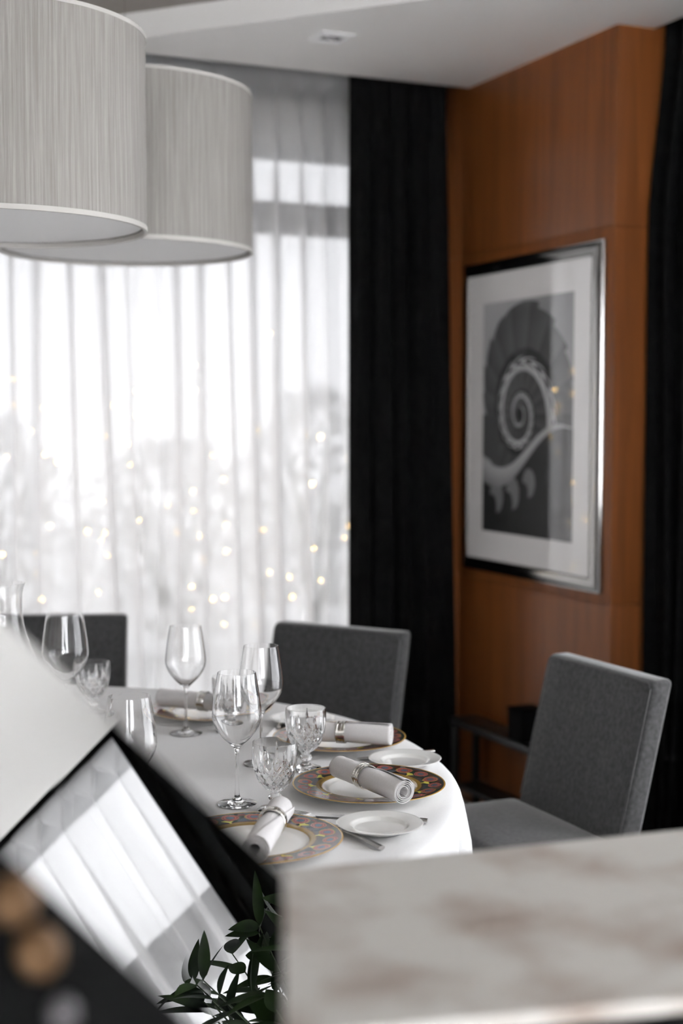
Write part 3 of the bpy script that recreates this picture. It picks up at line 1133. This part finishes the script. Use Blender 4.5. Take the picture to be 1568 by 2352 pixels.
# ------------------------------------------------------------ low dark table by the panelled wall
st = thing('console_table', 'narrow low black console table against the wood wall behind the right chair', 'table', (2.60, 4.30, 0.0085))
box('tabletop', (-0.06, -0.50, 0.335), (0.06, 0.40, 0.362), M['black_metal'], st, 0.003)
for (x, y) in ((-0.045, -0.48), (-0.045, 0.38), (0.045, -0.48), (0.045, 0.38)):
    box('leg', (x - 0.012, y - 0.012, 0), (x + 0.012, y + 0.012, 0.334), M['black_metal'], st, 0.002)
box('lower_shelf', (-0.05, -0.46, 0.10), (0.05, 0.36, 0.115), M['black_metal'], st)
dk = thing('dark_box', 'small black box standing on the low console table beside the right chair', 'box', (2.60, 4.24, 0.371))
box('body', (-0.05, -0.05, 0), (0.05, 0.05, 0.105), M['black_lacquer'], dk, 0.004)
box('lid', (-0.053, -0.053, 0.1055), (0.053, 0.053, 0.115), M['black_lacquer'], dk, 0.003)

# ------------------------------------------------------------ foreground: marble ledge on a dark partition
ledge = [(0.5404, 1.4396), (1.0719, 1.3859), (2.05, 1.287), (2.05, 0.70), (0.7573, 0.9754), (0.5952, 1.0082), (0.3932, 1.0512)]
z1, z0 = 1.0, 0.986
V = [(x, y, z1) for x, y in ledge] + [(x, y, z0) for x, y in ledge]
n = len(ledge)
F = [tuple(range(n))[::-1], tuple(range(n, 2 * n))] + [(i, (i + 1) % n, n + (i + 1) % n, n + i) for i in range(n)]
lg = mesh('marble_ledge', V, F, M['stone'])
tag(lg, 'mottled beige marble ledge, blurred, across the lower right foreground', 'ledge')
body = [(0.56, 1.41), (2.04, 1.27), (2.04, 0.74), (0.76, 1.0), (0.44, 1.07)]
V = [(x, y, z0 - 0.0005) for x, y in body] + [(x, y, 0) for x, y in body]
n = len(body)
F = [tuple(range(n))[::-1], tuple(range(n, 2 * n))] + [(i, (i + 1) % n, n + (i + 1) % n, n + i) for i in range(n)]
pt = mesh('low_partition', V, F, M['black_lacquer'])
tag(pt, 'black low partition carrying the beige marble ledge', 'partition')

# ------------------------------------------------------------ foreground: tilted mirror with a black frame
MN = Vector((0.3632, -0.8236, 0.4356)).normalized()
UL, UR, LR, LL = (Vector(p) for p in ((0.1645, 0.9906, 1.3804), (0.3850, 0.9703, 1.1582), (0.3500, 0.8835, 1.0225), (0.1485, 0.9094, 1.2402)))
eu = (UL - UR).normalized()
UL, LL = UL + eu * 0.12, LL + (LL - LR).normalized() * 0.12
mr = thing('tilted_mirror', 'blurred tilted mirror at lower left reflecting a sheer-curtained window', 'mirror', (0.26, 0.93, 0.95))
org = Vector((0.26, 0.93, 0.95))


def slab(name, quad, th, mat, lift=0.0):
    q = [p - org + MN * lift for p in quad]
    V = q + [p - MN * th for p in q]
    F = [(0, 1, 2, 3), (7, 6, 5, 4)] + [(i, i + 4, (i + 1) % 4 + 4, (i + 1) % 4) for i in range(4)]
    return mesh(name, V, F, mat, mr)


slab('mirror_glass', [UL, UR, LR, LL], 0.006, M['mirror'])
dn = (LR - LL).normalized().cross(MN)
if dn.z > 0:
    dn = -dn
FL, FR = LL + dn * 0.20, LR + dn * 0.16
slab('black_frame', [LL, LR, FR, FL], 0.012, M['black_lacquer'], 0.002)
slab('backing_board', [UL - eu * 0.0, UR, FR, FL], 0.008, M['black_lacquer'], -0.0075)


def knob(c, r, mat, name):
    bm = bmesh.new()
    bmesh.ops.create_uvsphere(bm, u_segments=24, v_segments=14, radius=r)
    for v in bm.verts:
        a = math.atan2(v.co.y, v.co.x)
        k = 1 + 0.05 * math.cos(8 * a)
        v.co.x *= k
        v.co.y *= k
        v.co.z *= 0.55
    o = from_bm(name, bm, mat, mr, True)
    o.rotation_euler = MN.to_track_quat('Z', 'Y').to_euler()
    o.location = c - org + MN * 0.004
    return o


knob(Vector((0.1665, 0.8834, 1.1971)), 0.017, M['brown_metal'], 'brown_knob')  # added knobs stand in for unidentified blurred brown and grey spots
knob(Vector((0.1795, 0.8726, 1.1658)), 0.017, M['brown_metal'], 'brown_knob')
knob(Vector((0.1905, 0.858, 1.130)), 0.011, M['grey_metal'], 'grey_knob')
zlow = min(FL.z, FR.z) - 0.012
pl = [(-0.25, 0.98), (0.37, 0.96), (0.36, 0.84), (0.32, 0.76), (0.10, 0.72), (-0.25, 0.80)]
V = [(x, y, zlow) for x, y in pl] + [(x, y, 0) for x, y in pl]
n = len(pl)
F = [tuple(range(n))[::-1], tuple(range(n, 2 * n))] + [(i, (i + 1) % n, n + (i + 1) % n, n + i) for i in range(n)]
tag(mesh('black_plinth', V, F, M['black_lacquer']), 'black plinth under the tilted mirror in the lower left corner', 'plinth')

# ------------------------------------------------------------ plant that shows in the mirror
rnd = random.Random(21)
PB = Vector((1.93, 0.24, 0))
plant = thing('potted_plant', 'leafy potted plant showing as dark leaves in the mirror beside the ledge', 'plant', PB)
lathe('pot', [(0, 0), (0.09, 0), (0.12, 0.2), (0.125, 0.22), (0.115, 0.22), (0.11, 0.2), (0, 0.2)], M['pot'], plant, 40).location = (0, 0, 0.955)
lathe('soil', [(0, 0.195), (0.108, 0.195), (0.108, 0.2)], M['soil'], plant, 30).location = (0, 0, 0.96)
SV, SF, LV, LF = [], [], [], []


def leaf(V, F, base, d, n, L, W):
    d = d.normalized()
    s = d.cross(n)
    if s.length < 1e-3:
        s = d.cross(Vector((1, 0, 0)))
    s.normalize()
    n = s.cross(d)
    st = len(V)
    k = 10
    for i in range(k + 1):
        t = i / k
        w = W * math.sin(PI * min(1, t ** 0.8)) ** 0.8 * (1 - 0.25 * t)
        c = base + d * (L * t) - n * (0.18 * L * t * t)
        V += [tuple(c - s * w + n * w * 0.25), tuple(c), tuple(c + s * w + n * w * 0.25)]
    for i in range(k):
        a = st + 3 * i
        F += [(a, a + 1, a + 4, a + 3), (a + 1, a + 2, a + 5, a + 4)]


for b in range(17):
    a0 = rnd.uniform(0, 2 * PI)
    sp_ = rnd.uniform(0.02, 0.17)
    top = Vector((sp_ * math.cos(a0) * 1.0 - 0.10 * rnd.random(), sp_ * math.sin(a0) * 1.5, rnd.uniform(1.50, 1.70)))
    p0 = Vector((rnd.uniform(-0.04, 0.04), rnd.uniform(-0.04, 0.04), 1.15))
    mid = (p0 + top) / 2 + Vector((rnd.uniform(-.05, .05), rnd.uniform(-.05, .05), 0.03))
    pts = []
    for i in range(12):
        t = i / 11
        pts.append(p0 * (1 - t) ** 2 + mid * 2 * t * (1 - t) + top * t * t)
    tube(SV, SF, pts, [0.0035 - 0.0002 * i for i in range(12)], 6)
    for i in range(4, 12):
        for q in range(1 if i < 9 else 2):
            a = rnd.uniform(0, 2 * PI)
            dd = Vector((math.cos(a), math.sin(a), rnd.uniform(0.1, 1.3)))
            nn = Vector((rnd.uniform(-1, 1), rnd.uniform(-1, 1), 1))
            leaf(LV, LF, pts[i], dd, nn, rnd.uniform(0.055, 0.11), rnd.uniform(0.010, 0.018))
mesh('stems', SV, SF, M['stem'], plant, True)
lo = mesh('foliage', LV, LF, M['leaf'], plant, True)
ps = thing('plant_stand', 'slim black stand under the plant by the side window, outside the view', 'plant stand', PB)
box('stand_top', (-0.14, -0.14, 0.93), (0.14, 0.14, 0.954), M['black_metal'], ps, 0.002)
for (x, y) in ((-0.12, -0.12), (-0.12, 0.12), (0.12, -0.12), (0.12, 0.12)):
    box('leg', (x - 0.01, y - 0.01, 0), (x + 0.01, y + 0.01, 0.929), M['black_metal'], ps)

# ------------------------------------------------------------ outside: string lights and pale bushes
bulbs = [(1.006, 1.651), (1.008, 0.983), (1.029, 1.351), (1.058, 1.645), (1.059, 1.549), (1.125, 1.45), (1.133, 0.901), (1.138, 0.986), (1.154, 0.805), (1.171, 1.538),
         (1.177, 1.361), (1.191, 1.087), (1.217, 1.465), (1.221, 1.331), (1.336, 1.061), (1.373, 1.738), (1.377, 0.821), (1.377, 1.385), (1.391, 1.025), (1.401, 1.176),
         (1.405, 1.052), (1.411, 1.43), (1.418, 0.965), (1.441, 1.548), (1.501, 1.399), (1.51, 1.316), (1.536, 1.604), (1.537, 1.508), (1.543, 1.099), (1.66, 1.158),
         (1.698, 1.045), (1.755, 0.735), (1.757, 0.826), (1.765, 1.208), (1.768, 1.129), (1.774, 1.61), (1.774, 1.708), (1.794, 1.027), (1.806, 0.932), (1.847, 0.771),
         (1.848, 1.349), (1.851, 1.556), (1.855, 1.524), (1.865, 1.624), (1.888, 1.417), (1.893, 0.666), (1.895, 1.253), (1.896, 0.775), (1.903, 1.068), (1.904, 0.962),
         (2.034, 0.654), (2.046, 1.452), (2.055, 0.782), (2.059, 1.043), (2.091, 0.868), (2.094, 1.842), (2.178, 0.845), (2.191, 0.762), (2.259, 1.429), (2.281, 1.228),
         (2.287, 0.959), (2.318, 1.422), (2.32, 0.823), (2.427, 0.999), (2.443, 1.048), (2.447, 1.332)]
# strands: group neighbouring bulbs, bright warm dots hanging just outside the glass
strands, cur = [], []
for p in sorted(bulbs):
    if cur and p[0] - cur[0][0] > 0.13:
        strands.append(cur)
        cur = []
    cur.append(p)
strands.append(cur)
YB = 5.42
sl = thing('string_lights', 'warm white fairy lights glowing outside behind the sheer curtain', 'string lights', (1.7, YB, 2.5))
SV, SF = [], []
tube(SV, SF, [Vector((-1.6 + 2.6 * i / 20, 0, -0.02 - 0.02 * math.sin(i))) for i in range(21)], 0.0012, 5)
for s in strands:
    s = sorted(s, key=lambda p: -p[1])
    pts = [Vector((s[0][0] - 1.7, 0, -0.03))] + [Vector((x - 1.7, 0, z - 2.5 + 0.006)) for x, z in s]
    tube(SV, SF, pts, 0.0007, 5)
mesh('wire', SV, SF, M['shade_trim'], sl)
V, F = lathe_data([(0, -0.0065), (0.0048, -0.004), (0.006, 0), (0.0045, 0.004), (0, 0.0065)], 12)
bulb0 = mesh('bulb', V, F, M['bulb'], sl, True)
rb = random.Random(4)
extra = [(rb.uniform(-1.0, 1.0), rb.uniform(0.6, 1.8)) for _ in range(24)]
for i, (x, z) in enumerate(bulbs + extra):
    o = bulb0 if i == 0 else bulb0.copy()
    if i:
        COL.objects.link(o)
        o.parent = sl
    s_ = rb.choice((0.55, 0.7, 0.85, 1.15))
    o.scale = (s_, s_, s_)
    o.location = (x - 1.7, 0, z - 2.5)

rb = random.Random(9)
for (bx, by, br, bh, lab) in ((1.35, 8.0, 0.65, 1.5, 'blurred grey bush outside behind the sheer, left of the lone wine glass'),
                              (2.7, 8.6, 0.7, 1.35, 'blurred grey bush outside behind the sheer, near the middle chair'),
                              (3.9, 9.2, 0.6, 1.7, 'blurred grey bush outside behind the sheer, next to the black curtain')):
    bt = thing('garden_bush', lab, 'bush', (bx, by, -0.02), 0, 'bushes outside the window')
    V, F = [], []
    for _ in range(900):
        a = rb.uniform(0, 2 * PI)
        zz = rb.uniform(0.1, 1.0)
        rr = br * math.sqrt(max(0, 1 - (zz * 2 - 1.0) ** 2)) * rb.uniform(0.4, 1.0)
        leaf(V, F, Vector((rr * math.cos(a), rr * math.sin(a), zz * bh)), Vector((rb.uniform(-1, 1), rb.uniform(-1, 1), rb.uniform(-.3, 1))), Vector((rb.uniform(-1, 1), rb.uniform(-1, 1), 1)), 0.11, 0.03)
    mesh('foliage', V, F, M['bush'], bt)
    V, F = [], []
    for k in range(7):
        a = k * 0.9
        tube(V, F, [Vector((0, 0, 0)), Vector((br * 0.3 * math.cos(a), br * 0.3 * math.sin(a), bh * 0.5)), Vector((br * 0.6 * math.cos(a), br * 0.6 * math.sin(a), bh * 0.85))], [0.02, 0.012, 0.004], 6)
    mesh('branches', V, F, M['stem'], bt)
